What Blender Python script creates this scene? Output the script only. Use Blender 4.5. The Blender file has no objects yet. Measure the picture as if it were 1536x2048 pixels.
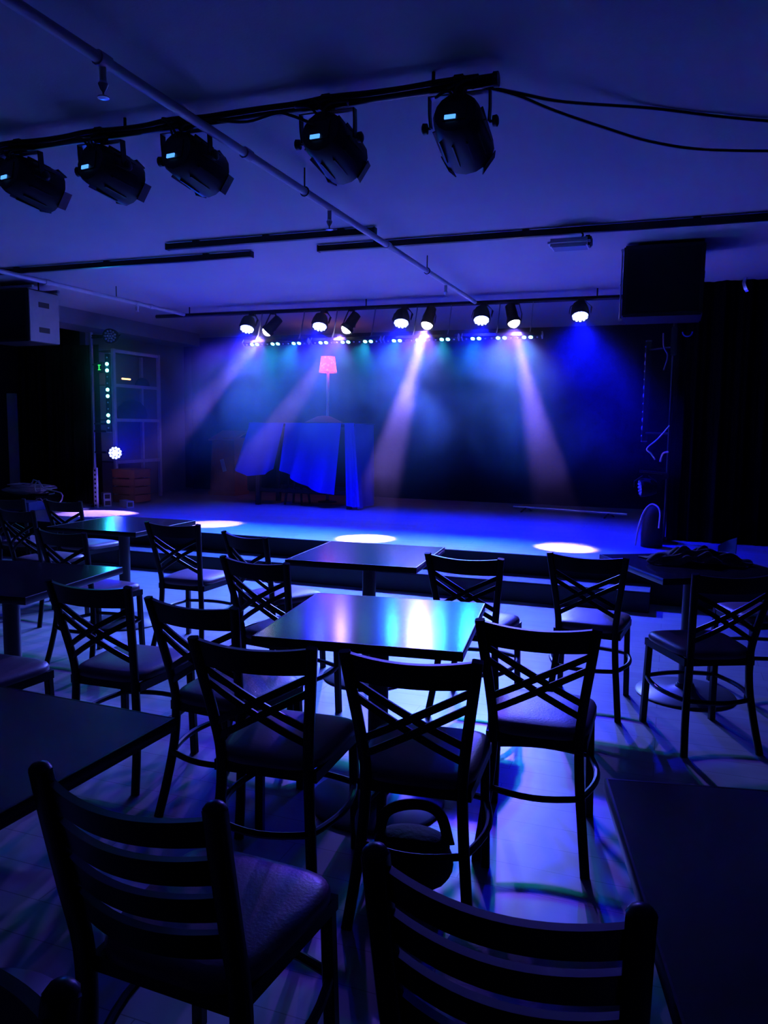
import bpy, bmesh, math, random
from mathutils import Vector, Matrix
random.seed(7)
S = bpy.context.scene
C = S.collection
R = math.radians

# ------------------------------------------------------------------ camera
FPX, CXP, CYP = 1560.0, 768.0, 1024.0
PIT, YAW, ROL, CAMH = R(6.3), R(20.05), R(0.74), 1.5
def cray(u, v):
    c, s = math.cos(ROL), math.sin(ROL)
    u, v = c*u - s*v, s*u + c*v
    f = math.cos(PIT) + v*math.sin(PIT); z = v*math.cos(PIT) - math.sin(PIT)
    return Vector((u*math.cos(YAW) - f*math.sin(YAW), u*math.sin(YAW) + f*math.cos(YAW), z))
CAM = Vector((0, 0, CAMH))
def ray(x, y): return cray((x-CXP)/FPX, -(y-CYP)/FPX)
def atz(x, y, z): r = ray(x, y); return CAM + r*((z-CAMH)/r.z)
def aty(x, y, Y): r = ray(x, y); return CAM + r*(Y/r.y)
def atx(x, y, X): r = ray(x, y); return CAM + r*(X/r.x)
fwd = cray(0, 0); rgt = cray(1, 0) - fwd; up = cray(0, 1) - fwd
cam_d = bpy.data.cameras.new('camera'); cam = bpy.data.objects.new('camera', cam_d); C.objects.link(cam)
M3 = Matrix((rgt.normalized(), up.normalized(), -fwd.normalized())).transposed()
cam.matrix_world = Matrix.Translation(CAM) @ M3.to_4x4()
cam_d.sensor_fit = 'VERTICAL'; cam_d.sensor_height = 36.0; cam_d.lens = FPX/2048*36
cam_d.clip_start = 0.02; cam_d.clip_end = 100
S.camera = cam

# ------------------------------------------------------------------ world and exposure
W = bpy.data.worlds.new('world'); S.world = W; W.use_nodes = True
W.node_tree.nodes['Background'].inputs[0].default_value = (0, 0, 0, 1)
W.node_tree.nodes['Background'].inputs[1].default_value = 0.0
S.view_settings.view_transform = 'Standard'; S.view_settings.look = 'None'
S.view_settings.gamma = 1.0; S.view_settings.exposure = 0.0
S.view_settings.use_curve_mapping = False
cy = S.cycles
cy.use_denoising = True
cy.max_bounces = 5; cy.diffuse_bounces = 3; cy.glossy_bounces = 2; cy.transmission_bounces = 2
cy.volume_bounces = 0; cy.volume_step_rate = 2.0; cy.volume_max_steps = 128
cy.sample_clamp_indirect = 60.0
cy.use_adaptive_sampling = True; cy.adaptive_threshold = .03
cy.caustics_reflective = True; cy.blur_glossy = .6; cy.caustics_refractive = False

# light levels (watts) of the lamps the stage has
P_BLUE, P_SPOT, P_SPILL, P_TEAL, P_SIDE = 850.0, 28000.0, 950.0, 115.0, 200.0
HAZE = 0.054
P_BSPILL = 420.0

# ------------------------------------------------------------------ materials
def nodemat(name):
    m = bpy.data.materials.new(name); m.use_nodes = True
    nt = m.node_tree; b = nt.nodes['Principled BSDF']
    return m, nt, b
def mat(name, col, rough=.5, metal=0., spec=.5, vary=.15, scale=12., bump=0., bscale=60., emit=None, es=0., coat=0.):
    m, nt, b = nodemat(name)
    tc = nt.nodes.new('ShaderNodeTexCoord')
    n = nt.nodes.new('ShaderNodeTexNoise'); n.inputs['Scale'].default_value = scale; n.inputs['Detail'].default_value = 4
    nt.links.new(tc.outputs['Object'], n.inputs['Vector'])
    mx = nt.nodes.new('ShaderNodeMix'); mx.data_type = 'RGBA'
    mx.inputs[6].default_value = (*[c*(1-vary) for c in col], 1); mx.inputs[7].default_value = (*[min(1, c*(1+vary)) for c in col], 1)
    nt.links.new(n.outputs['Fac'], mx.inputs[0]); nt.links.new(mx.outputs[2], b.inputs['Base Color'])
    b.inputs['Roughness'].default_value = rough; b.inputs['Metallic'].default_value = metal
    b.inputs['Specular IOR Level'].default_value = spec
    b.inputs['Coat Weight'].default_value = coat
    if bump:
        n2 = nt.nodes.new('ShaderNodeTexNoise'); n2.inputs['Scale'].default_value = bscale; n2.inputs['Detail'].default_value = 3
        nt.links.new(tc.outputs['Object'], n2.inputs['Vector'])
        bp = nt.nodes.new('ShaderNodeBump'); bp.inputs['Strength'].default_value = bump; bp.inputs['Distance'].default_value = .01
        nt.links.new(n2.outputs['Fac'], bp.inputs['Height']); nt.links.new(bp.outputs[0], b.inputs['Normal'])
    if emit:
        b.inputs['Emission Color'].default_value = (*emit, 1); b.inputs['Emission Strength'].default_value = es
    return m
def plankmat(name, c1, c2, rough, w, l, gap, spec=.5):
    m, nt, b = nodemat(name)
    tc = nt.nodes.new('ShaderNodeTexCoord')
    br = nt.nodes.new('ShaderNodeTexBrick'); br.inputs['Scale'].default_value = 1.0
    br.inputs['Brick Width'].default_value = l; br.inputs['Row Height'].default_value = w
    br.inputs['Mortar Size'].default_value = gap; br.inputs['Mortar Smooth'].default_value = .3
    br.inputs['Color1'].default_value = (*c1, 1); br.inputs['Color2'].default_value = (*c2, 1)
    br.inputs['Mortar'].default_value = (*[c*.45 for c in c1], 1)
    nt.links.new(tc.outputs['Object'], br.inputs['Vector'])
    mp = nt.nodes.new('ShaderNodeMapping'); mp.inputs['Scale'].default_value = (1.6, 5, 2)
    nt.links.new(tc.outputs['Object'], mp.inputs['Vector'])
    n = nt.nodes.new('ShaderNodeTexNoise'); n.inputs['Scale'].default_value = 2.0; n.inputs['Detail'].default_value = 6
    nt.links.new(mp.outputs[0], n.inputs['Vector'])
    mx = nt.nodes.new('ShaderNodeMix'); mx.data_type = 'RGBA'; mx.blend_type = 'MULTIPLY'; mx.inputs[0].default_value = .28
    rp = nt.nodes.new('ShaderNodeValToRGB'); rp.color_ramp.elements[0].color = (.55, .55, .55, 1); rp.color_ramp.elements[1].color = (1.25, 1.25, 1.25, 1)
    rp.color_ramp.elements[0].position = .3; rp.color_ramp.elements[1].position = .7
    nt.links.new(n.outputs['Fac'], rp.inputs[0])
    nt.links.new(br.outputs['Color'], mx.inputs[6]); nt.links.new(rp.outputs[0], mx.inputs[7])
    nt.links.new(mx.outputs[2], b.inputs['Base Color'])
    n3 = nt.nodes.new('ShaderNodeTexNoise'); n3.inputs['Scale'].default_value = 1.9
    nt.links.new(tc.outputs['Object'], n3.inputs['Vector'])
    mr = nt.nodes.new('ShaderNodeMapRange'); mr.inputs['To Min'].default_value = rough-.08; mr.inputs['To Max'].default_value = rough+.1
    nt.links.new(n3.outputs['Fac'], mr.inputs['Value']); nt.links.new(mr.outputs[0], b.inputs['Roughness'])
    b.inputs['Specular IOR Level'].default_value = spec
    return m
MAT = dict(
    floor=plankmat('vinyl_plank', (.27, .26, .27), (.31, .30, .30), .39, .15, 1.2, .002, spec=.6),
    stage=plankmat('stage_boards', (.33, .33, .36), (.38, .38, .40), .38, .14, 1.8, .003, spec=.8),
    ceiling=mat('ceiling_plaster', (.38, .37, .38), .9, vary=.1, scale=1.2, bump=.1, bscale=90),
    wall=mat('dark_wall_paint', (.02, .02, .024), .8, vary=.2, scale=2),
    teal_wall=mat('grey_wall_paint', (.20, .22, .23), .8, vary=.2, scale=2),
    fascia=mat('black_fascia', (.012, .011, .012), .55, vary=.3, scale=6),
    tread=mat('step_carpet', (.10, .10, .11), .8, vary=.2, scale=20, bump=.3),
    velvet=mat('black_velvet', (.003, .003, .0035), .95, spec=.04, vary=.3, scale=8, bump=.2, bscale=30),
    blackmetal=mat('black_powder_coat', (.006, .0055, .006), .38, spec=.3, vary=.2, scale=40),
    blackwood=mat('black_stained_wood', (.005, .0045, .005), .33, spec=.3, vary=.4, scale=18),
    vinyl=mat('dark_vinyl', (.16, .085, .12), .42, vary=.12, scale=30, bump=.08, bscale=120),
    laminate=mat('table_laminate', (.02, .016, .02), .155, spec=.65, vary=.25, scale=10),
    edge=mat('table_edge', (.02, .017, .018), .3, vary=.2, scale=30),
    castiron=mat('table_base_paint', (.06, .06, .065), .42, vary=.2, scale=12),
    matte=mat('matte_black_housing', (.005, .005, .006), .7, spec=.15, vary=.2, scale=40),
    plastic=mat('black_plastic', (.012, .012, .014), .45, vary=.2, scale=40),
    heatsink=mat('dark_aluminium', (.05, .05, .055), .4, metal=.6, vary=.2, scale=20),
    chrome=mat('steel_tube', (.55, .55, .58), .3, metal=.9, vary=.1, scale=20),
    greypipe=mat('painted_pipe', (.42, .41, .44), .5, vary=.15, scale=10),
    galv=mat('galvanised_plate', (.28, .28, .30), .45, metal=.3, vary=.2, scale=8),
    cable=mat('rubber_cable', (.012, .012, .012), .5, vary=.2),
    palecable=mat('pale_cable', (.7, .62, .56), .5, vary=.15),
    bluecloth=mat('blue_cloth', (.02, .03, .5), .85, spec=.15, vary=.1, scale=6, bump=.2, bscale=200),
    bluefolder=mat('blue_folder', (.08, .2, .6), .5, vary=.1),
    brown=mat('brown_felt', (.22, .09, .06), .85, vary=.2),
    redwood=mat('red_brown_wood', (.42, .12, .05), .5, vary=.3, scale=6),
    paper=mat('pale_paper', (.6, .55, .5), .7, vary=.05),
    darkcloth=mat('black_cotton', (.02, .018, .022), .9, vary=.3, scale=12, bump=.3, bscale=50),
    whitebox=mat('pale_housing', (.55, .55, .58), .45, vary=.08),
    paledoor=mat('pale_door_paint', (.55, .54, .52), .8, vary=.12, scale=5),
    led_blue=mat('led_blue_lit', (.6, .65, 1), .4, emit=(.16, .2, 1), es=16),
    led_white=mat('lamp_lens_lit', (1, .95, .9), .4, emit=(1, .92, .98), es=12),
    led_teal=mat('led_teal_lit', (.5, 1, .9), .4, emit=(.18, 1, .78), es=9),
    led_off=mat('led_lens_dark', (.35, .37, .42), .12, spec=.8, vary=.1),
    display=mat('display_lit', (.1, .3, .9), .4, emit=(.08, .32, 1), es=1.6),
    green=mat('readout_lit', (.1, .9, .2), .4, emit=(.05, 1, .12), es=1.3),
    amber=mat('amber_reflection_glow', (1, .6, .3), .4, emit=(1, .45, .16), es=4),
)
# lamp shade: woven, lit from inside
def shade_mat():
    m, nt, b = nodemat('orange_shade')
    tc = nt.nodes.new('ShaderNodeTexCoord'); v = nt.nodes.new('ShaderNodeTexVoronoi'); v.inputs['Scale'].default_value = 24
    nt.links.new(tc.outputs['Object'], v.inputs['Vector'])
    r = nt.nodes.new('ShaderNodeValToRGB'); r.color_ramp.elements[0].color = (1, .26, .0, 1); r.color_ramp.elements[1].color = (.9, .09, .0, 1)
    r.color_ramp.elements[1].position = .5
    nt.links.new(v.outputs['Distance'], r.inputs[0]); nt.links.new(r.outputs[0], b.inputs['Base Color'])
    b.inputs['Roughness'].default_value = .8; b.inputs['Transmission Weight'].default_value = 0
    nt.links.new(r.outputs[0], b.inputs['Emission Color']); b.inputs['Emission Strength'].default_value = 1.9
    return m
MAT['shade'] = shade_mat()
for k_ in ('led_blue', 'led_white', 'led_teal', 'display', 'green', 'amber', 'shade'): MAT[k_].cycles.emission_sampling = 'NONE'
MAT['bulb'] = mat('bulb_lit', (1, .7, .4), .4, emit=(1, .55, .2), es=8)

# ------------------------------------------------------------------ mesh helpers
class MB:
    def __init__(s): s.v = []; s.f = []
    def add(s, vs, fs):
        o = len(s.v); s.v += [Vector(p) for p in vs]; s.f += [tuple(i+o for i in f) for f in fs]; return s
    def box(s, c, d, M=None, bev=0.):
        bm = bmesh.new(); bmesh.ops.create_cube(bm, size=1)
        for v in bm.verts: v.co = Vector((v.co.x*d[0], v.co.y*d[1], v.co.z*d[2]))
        if bev: bmesh.ops.bevel(bm, geom=bm.edges[:], offset=bev, segments=2, affect='EDGES')
        T = Matrix.Translation(Vector(c)) @ (M.to_4x4() if M else Matrix.Identity(4))
        bm.verts.index_update()
        s.add([T @ v.co for v in bm.verts], [[v.index for v in f.verts] for f in bm.faces]); bm.free(); return s
    def sweep(s, path, prof, up=None, cap=True, closed=False):
        path = [Vector(p) for p in path]; n = len(path); m = len(prof)
        scales = None
        rings = []; prev = None
        for i, p in enumerate(path):
            if closed: t = path[(i+1) % n] - path[i-1]
            else: t = path[min(i+1, n-1)] - path[max(i-1, 0)]
            t.normalize()
            if up is not None: ref = Vector(up)
            else:
                ref = prev if prev is not None else (Vector((0, 0, 1)) if abs(t.z) < .9 else Vector((0, 1, 0)))
            a = ref - t*ref.dot(t)
            if a.length < 1e-5: a = Vector((1, 0, 0)) - t*t.x
            a.normalize(); prev = a; b = t.cross(a)
            rings.append([p + a*q[1] + b*q[0] for q in prof])
        vs = [q for r in rings for q in r]; fs = []
        for i in range(n if closed else n-1):
            j = (i+1) % n
            for k in range(m):
                l = (k+1) % m
                fs.append((i*m+k, j*m+k, j*m+l, i*m+l))
        if cap and not closed:
            fs.append(tuple(range(m))); fs.append(tuple((n-1)*m+k for k in reversed(range(m))))
        return s.add(vs, fs)
    def tube(s, path, r, k=10, cap=True, closed=False):
        return s.sweep(path, [(r*math.cos(2*math.pi*i/k), r*math.sin(2*math.pi*i/k)) for i in range(k)], cap=cap, closed=closed)
    def lathe(s, prof, M=None, k=24, cap=True):
        T = M if M else Matrix.Identity(4)
        vs = []; fs = []
        for r, z in prof:
            for i in range(k): a = 2*math.pi*i/k; vs.append(T @ Vector((r*math.cos(a), r*math.sin(a), z)))
        for j in range(len(prof)-1):
            for i in range(k):
                l = (i+1) % k; fs.append((j*k+i, j*k+l, (j+1)*k+l, (j+1)*k+i))
        if cap:
            fs.append(tuple(reversed(range(k)))); fs.append(tuple((len(prof)-1)*k+i for i in range(k)))
        return s.add(vs, fs)
    def grid(s, fn, nu, nv, thick=None):
        vs = [fn(i/nu, j/nv) for j in range(nv+1) for i in range(nu+1)]; w = nu+1
        fs = [(j*w+i, j*w+i+1, (j+1)*w+i+1, (j+1)*w+i) for j in range(nv) for i in range(nu)]
        if thick is None: return s.add(vs, fs)
        t = Vector(thick); n = len(vs)
        vs2 = [Vector(v)+t for v in vs]
        fs2 = [tuple(i+n for i in reversed(f)) for f in fs]
        rim = [i for i in range(nu+1)] + [j*w+nu for j in range(1, nv+1)] + [nv*w+i for i in range(nu-1, -1, -1)] + [j*w for j in range(nv-1, 0, -1)]
        side = [(rim[k], rim[(k+1) % len(rim)], rim[(k+1) % len(rim)]+n, rim[k]+n) for k in range(len(rim))]
        return s.add(vs+vs2, fs+fs2+side)
    def build(s, name, m, parent=None, smooth=True, angle=40):
        me = bpy.data.meshes.new(name); me.from_pydata([tuple(v) for v in s.v], [], s.f)
        bm = bmesh.new(); bm.from_mesh(me); bmesh.ops.recalc_face_normals(bm, faces=bm.faces[:]); bm.to_mesh(me); bm.free()
        me.materials.append(MAT[m] if isinstance(m, str) else m)
        if smooth:
            me.polygons.foreach_set('use_smooth', [True]*len(me.polygons)); me.set_sharp_from_angle(angle=R(angle))
        o = bpy.data.objects.new(name, me); C.objects.link(o)
        if parent: o.parent = parent
        return o
def smoothpath(pts, n=6):
    P = [Vector(p) for p in pts]; P = [P[0]*2-P[1]] + P + [P[-1]*2-P[-2]]; out = []
    for i in range(1, len(P)-2):
        for k in range(n):
            t = k/n; a, b, c, d = P[i-1], P[i], P[i+1], P[i+2]
            out.append(.5*((2*b)+(c-a)*t+(2*a-5*b+4*c-d)*t*t+(3*b-a-3*c+d)*t**3))
    out.append(P[-2]); return out
def rect(w, h, b=0.):
    if not b: return [(-w/2, -h/2), (w/2, -h/2), (w/2, h/2), (-w/2, h/2)]
    return [(-w/2+b, -h/2), (w/2-b, -h/2), (w/2, -h/2+b), (w/2, h/2-b), (w/2-b, h/2), (-w/2+b, h/2), (-w/2, h/2-b), (-w/2, -h/2+b)]
def thing(name, label, cat, loc=(0, 0, 0), rz=0, group=None):
    o = bpy.data.objects.new(name, None); C.objects.link(o); o.empty_display_size = .1
    o.location = loc; o.rotation_euler = (0, 0, rz); return tag(o, label, cat, group)
def tag(o, label, cat, group=None, kind=None):
    o['label'] = label; o['category'] = cat
    if group: o['group'] = group
    if kind: o['kind'] = kind
    return o
def struct(o, label=None):
    o['kind'] = 'structure'
    if label: o['label'] = label
    return o
def dup(root, loc, rz, label=None, group=None):
    r = root.copy(); C.objects.link(r); r.location = loc; r.rotation_euler = (0, 0, rz)
    if label: r['label'] = label
    if group: r['group'] = group
    for ch in list(root.children):
        c = ch.copy(); C.objects.link(c); c.parent = r
        for g in ch.children:
            d = g.copy(); C.objects.link(d); d.parent = c
    return r
def lamp(kind, name, loc, target, power, col, parent=None, size=.04, cone=60, blend=.5):
    d = bpy.data.lights.new(name, kind); d.energy = power; d.color = col
    d.shadow_soft_size = size
    if kind == 'SPOT': d.spot_size = R(cone); d.spot_blend = blend
    o = bpy.data.objects.new(name, d); C.objects.link(o)
    q = (Vector(target)-Vector(loc)).to_track_quat('-Z', 'Y')
    o.rotation_mode = 'QUATERNION'; o.rotation_quaternion = q
    if parent is not None:
        o.parent = parent; o.location = Vector(loc)-Vector(parent.location)
    else: o.location = loc
    return o
def aim(d):                      # matrix whose -Z axis looks along d
    return Vector(d).to_track_quat('-Z', 'Y').to_matrix().to_4x4()

# ------------------------------------------------------------------ the room
ZC, ZS, ZT = 2.96, .36, .17      # ceiling, stage floor, step tread
YL, YSTEP, YB = 6.97, 6.63, 11.6 # stage lip, step front, stage back
struct(MB().box((-3.2, 2.2, -.05), (13.2, 10.4, .1)).build('floor', 'floor', smooth=False))
struct(MB().box((-3.2, 4.7, ZC+.06), (13.2, 15.4, .12)).build('ceiling', 'ceiling', smooth=False))
st = struct(MB().box((-3.2, (YL+.03+YB+.4)/2, ZS-.02), (13.2, YB+.4-YL-.03, .04)).build('floor_stage', 'stage', smooth=False))
fa = MB().box((-3.2, YL+.045, ZS/2-.02), (13.2, .03, ZS-.04)).build('stage_fascia', 'fascia', st, smooth=False)
MB().box((-3.2, YL+.015, ZS-.02), (13.2, .03, .042), bev=.004).build('stage_nosing', 'fascia', st)
sp = struct(MB().box((-4.9, (YSTEP+YL+.03)/2, ZT/2), (9.6, YL+.03-YSTEP, ZT), bev=.006).build('trim_1', 'fascia'), 'low black step running along the foot of the stage')  # step stops short so the shaded stretch past it stays dark
MB().box((-4.9, (YSTEP+YL+.03)/2, ZT+.003), (9.6, YL+.02-YSTEP, .006)).build('step_tread', 'tread', sp, smooth=False)
struct(MB().box((3.35, 4.7, 1.5), (.1, 15.4, 3.1)).build('wall_right', 'wall', smooth=False))
struct(MB().box((-9.75, 4.7, 1.5), (.1, 15.4, 3.1)).build('wall_left', 'wall', smooth=False))
struct(MB().box((-3.2, -3.0, 1.5), (13.2, .1, 3.1)).build('wall_back', 'wall', smooth=False))
struct(MB().box((-3.2, YB+.35, 1.5), (13.2, .1, 3.1)).build('wall_stage', 'wall', smooth=False))
# stage-left return wall, with the passage behind it
struct(MB().box((-7.95, 10.35, (ZS+ZC)/2), (.1, 2.4, ZC-ZS)).build('wall_wing', 'teal_wall', smooth=False))
struct(MB().box((-8.75, 9.75, (ZS+ZC)/2), (1.5, .08, ZC-ZS)).build('wall_passage', 'wall', smooth=False))
struct(MB().box((-7.6, 8.9, ZC-.1), (.5, 4.6, .2)).build('trim_2', 'teal_wall', smooth=False), 'long painted soffit boxed in under the ceiling beside the stage')

# ------------------------------------------------------------------ curtains
def curtain(name, a, b, z0, z1, folds, amp, label, seed=0):
    a = Vector((*a, 0)); b = Vector((*b, 0)); d = b-a; nrm = Vector((d.y, -d.x, 0)).normalized()
    rnd = random.Random(seed); ph = [rnd.uniform(0, 6.28) for _ in range(4)]
    def fn(u, v):
        w = math.sin(u*folds*6.283+ph[0]) + .45*math.sin(u*folds*2.7*6.283+ph[1]+v) + .5*math.sin(u*folds*.37*6.283+ph[2])
        p = a + d*u + nrm*(amp*w*(1-.35*v)); p.z = z0 + (z1-z0)*v; return p
    o = MB().grid(fn, int(folds*14), 8, thick=nrm*-.006).build(name, 'velvet', angle=80)
    return tag(o, label, 'curtain')
curtain('stage_curtain', (-7.85, YB+.1), (.35, YB+.1), ZS, ZC, 13, .014, 'wide black curtain hung across the back of the stage', 1)
curtain('stage_curtain', (-8.93, 8.95), (-7.36, 8.78), ZS, 2.55, 9, .035, 'black curtain leg hanging beside the coiled pale cables', 2)
curtain('stage_curtain', (.0, 8.55), (3.2, 8.45), ZS, ZC, 15, .035, 'black curtain hanging on the side of the hung loudspeaker', 3)
curtain('stage_curtain', (.18, 11.5), (.1, 8.75), ZS, ZC, 12, .035, 'black side curtain closing the stage behind the steel boom', 4)

# ------------------------------------------------------------------ ceiling pipes
def pipe_couplings(o, pts, r):
    for p, d in pts:
        MB().sweep([Vector(p)-Vector(d)*.03, Vector(p)+Vector(d)*.03], [(r*1.35*math.cos(i*.6283), r*1.35*math.sin(i*.6283)) for i in range(10)]).build('coupling', 'greypipe', o)
pz = 2.83
o = tag(MB().tube([(-2.043, -1.5, pz), (-2.043, 8.35, pz)], .021, 12).build('sprinkler_pipe', 'greypipe'), 'long pale sprinkler pipe crossing under the lighting bar', 'pipe')
pipe_couplings(o, [((-2.043, y, pz), (0, 1, 0)) for y in (2.5, 3.55, 5.6)], .021)
for y in (2.5, 4.55, 7.2):
    MB().tube([(-2.043, y, pz+.01), (-2.043, y, pz-.075)], .013, 8).build('drop_nipple', 'greypipe', o)
    h = MB().lathe([(.012, 0), (.02, -.012), (.012, -.03), (.004, -.04), (.004, -.055), (.022, -.057), (.022, -.061), (.004, -.064)], Matrix.Translation((-2.043, y, pz-.072)), 14).build('sprinkler_head', 'chrome', o)
for y in (1.2, 4.2, 6.6):
    MB().tube([(-2.043, y, pz), (-2.043, y, ZC)], .005, 6).build('hanger_rod', 'blackmetal', o)
    MB().tube([(-2.043+.026*math.cos(a*.5236), y, pz+.026*math.sin(a*.5236)) for a in range(12)], .004, 6, closed=True).build('hanger_ring', 'blackmetal', o)
o = tag(MB().tube([(-5.70, 3.5, pz), (-5.70, 8.35, pz)], .021, 12).build('sprinkler_pipe', 'greypipe'), 'pale sprinkler pipe running beside the hung loudspeaker with handle slots', 'pipe')
pipe_couplings(o, [((-5.70, y, pz), (0, 1, 0)) for y in (6.1, 7.45, 7.7)], .021)
for y in (7.45,):
    MB().lathe([(.012, 0), (.02, -.03), (.012, -.06), (.02, -.075)], Matrix.Translation((-5.70, y, pz-.015)), 12).build('sprinkler_head', 'chrome', o)
for y in (5, 7.1): MB().tube([(-5.70, y, pz), (-5.70, y, ZC)], .005, 6).build('hanger_rod', 'blackmetal', o)
def track(x0, x1, y, label, z=ZC-.035):
    o = thing('ceiling_track', label, 'track', ((x0+x1)/2, y, z))
    MB().box((0, 0, 0), (x1-x0, .05, .045), bev=.004).build('rail', 'blackmetal', o)
    for x in (-(x1-x0)/2, (x1-x0)/2): MB().box((x, 0, 0), (.012, .056, .052), bev=.003).build('end_cap', 'plastic', o)
    for x in (-.35, 0, .35): MB().box((x*(x1-x0), 0, .027), (.05, .03, .016)).build('mounting_clip', 'blackmetal', o)
track(-3.93, -2.12, 5.54, 'short black ceiling track passing over the sprinkler pipe')
track(-2.77, .6, 5.96, 'long black ceiling track with the pale flood fixture hooked on it')
track(-6.4, -3.4, 5.98, 'black ceiling track ending between two sprinkler pipes')

# ------------------------------------------------------------------ lighting bar with five par cans
BY, BZ = 3.27, 2.897
bar = tag(MB().tube([(-5.6, BY, BZ), (-.74, BY, BZ)], .024, 12).build('lighting_bar', 'blackmetal'), 'black lighting bar under the ceiling carrying five dark par cans', 'bar')
for x in (-4.6, -2.55, -1.0): MB().tube([(x, BY, BZ), (x, BY, ZC)], .008, 6).build('hanger_rod', 'blackmetal', bar)
MB().tube([(-.745, BY, BZ), (-.725, BY, BZ)], .03, 12).build('end_cap', 'plastic', bar)
rnd = random.Random(3)
PARPX = [(42, 345), (203, 335), (372, 308), (655, 268), (918, 240)]
CLX = [aty(x, y, BY).x for x, y in PARPX]
def bar_cable(side, dz, x0, x1):
    P = []
    n = 26
    for k in range(n+1):
        x = x0+(x1-x0)*k/n
        near = max(0, 1-min(abs(x-c) for c in CLX)/.1)
        P.append((x, BY+side*(.030+.016*min(1, near*1.6)+rnd.uniform(0, .003)), BZ+dz+rnd.uniform(-.003, .003)))
    return smoothpath(P, 4)
for side, dz in ((-1, -.006), (1, -.004), (-1, .010)):
    tag(MB().tube(bar_cable(side, dz, -5.0, -.8), .006, 6).build('power_cable', 'cable'), 'black power cable taped along the lighting bar', 'cable', 'cables along the lighting bar')
tag(MB().tube(smoothpath([(-2.02, BY-.03, BZ-.02), (-1.86, BY-.03, BZ-.045), (-1.70, BY-.05, BZ-.035), (-1.62, BY-.065, BZ-.06), (-1.56, BY-.085, BZ-.09), (-1.505, BY-.085, BZ-.115)], 6), .007, 6).build('power_cable', 'cable'), 'loose black cable looping beside the sprinkler pipe', 'cable')
def parcan(px, label, tilt=42, pan=0., seed=0, over=0.):
    p = aty(px[0], px[1], BY); x = p.x
    T = thing('par_can', label, 'stage light', (x, BY, BZ), 0, 'dark par cans on the lighting bar')
    # hook clamp on the bar
    MB().box((0, 0, -.005), (.05, .062, .07), bev=.006).build('clamp', 'blackmetal', T)
    # yoke: flat strap, top plate then two arms
    wv = .128; top = -.04; low = -.155
    MB().box((0, 0, top), (2*wv, .036, .006), bev=.002).build('yoke_plate', 'galv', T)
    for s in (-1, 1):
        a = MB().sweep(smoothpath([(s*wv, 0, top+.003), (s*wv, .005, top-.06), (s*(wv-.004), .012, low)], 5), rect(.006, .034), up=(0, 1, 0)).build('yoke_arm', 'blackmetal', T)
        kb = MB().lathe([(.006, 0), (.006, .012), (.022, .014), (.024, .03), (.016, .036)], Matrix.Translation((s*(wv-.002), .012, low)) @ Matrix.Rotation(s*R(90), 4, 'Y'), 10).build('knob', 'plastic', a)
    d = Vector((math.sin(R(pan))*math.cos(R(tilt)), math.cos(R(pan))*math.cos(R(tilt)), -math.sin(R(tilt))))
    A = Matrix.Translation((0, .012, low)) @ aim(d)   # -Z along the beam
    # body: tapered rear housing and front barrel
    B = MB().lathe([(.07, .085), (.088, .08), (.098, .06), (.104, 0), (.108, -.06), (.112, -.115), (.112, -.17), (.104, -.172), (.1, -.15)], A, 16).build('housing', 'plastic', T, angle=30)
    MB().lathe([(.0, -.151), (.1, -.15)], A, 16, cap=False).build('lens', 'led_off', B)
    for k in range(11):                                # cooling fins around the barrel
        an = k*2*math.pi/11
        Fm = A @ Matrix.Rotation(an, 4, 'Z')
        MB().box((0, 0, 0), (.012, .006, .13), M=None).build('cooling_fin', 'heatsink', B).matrix_local = Fm @ Matrix.Translation((.108, 0, -.05))
    # barn-door lip
    for k, an in enumerate((90, 210, 330)):
        Fm = A @ Matrix.Rotation(R(an), 4, 'Z') @ Matrix.Translation((.113, 0, -.16)) @ Matrix.Rotation(R(18), 4, 'Y')
        MB().box((0, 0, -.03), (.004, .09, .06)).build('gel_frame_tab', 'blackmetal', B).matrix_local = Fm
    # rear panel with its small lit display
    Rm = A @ Matrix.Translation((0, 0, .086))
    MB().box((0, 0, 0), (.1, .085, .008), bev=.002).build('rear_panel', 'plastic', B).matrix_local = Rm
    wdir = A.to_3x3()
    dm = A @ Matrix.Translation((-.015, -.03, .0935))
    MB().box((0, 0, 0), (.046, .017, .005)).build('display', 'display', B).matrix_local = dm
    # leads that loop from the rear panel to the bar
    rr = random.Random(seed)
    back = (A @ Vector((.015, -.02, .075)))
    for k in range(3):
        e = Vector((rr.uniform(-.1, .12), rr.uniform(-.03, .02), -.02)); q = A @ Vector((rr.uniform(-.03, .03), .06, .075))
        m1 = (q+e)/2 + Vector((rr.uniform(.04, .14)*rr.choice((-1, 1)), -.03, rr.uniform(-.02, .06)))
        MB().tube(smoothpath([q, q*.7+m1*.3+Vector((0, -.03, .02)), m1, e], 6), .0055, 6).build('lead', 'cable', T)
    return T
PARS = [((42, 345), 9, 12, 'dark par can third along the bar from the sprinkler pipe, away from the bar end'), ((203, 335), 9, 10, 'dark par can second along the bar from the sprinkler pipe'),
        ((372, 308), 10, 8, 'dark par can hanging right beside the sprinkler pipe crossing'), ((655, 268), 12, 4, 'dark par can between the sprinkler pipe and the par at the bar end'),
        ((918, 240), 18, 0, 'dark par can at the bar end where two cables sag away')]
for i, (p, tl, pn, lb) in enumerate(PARS): parcan(p, lb, tl, pn, seed=i)
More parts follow.
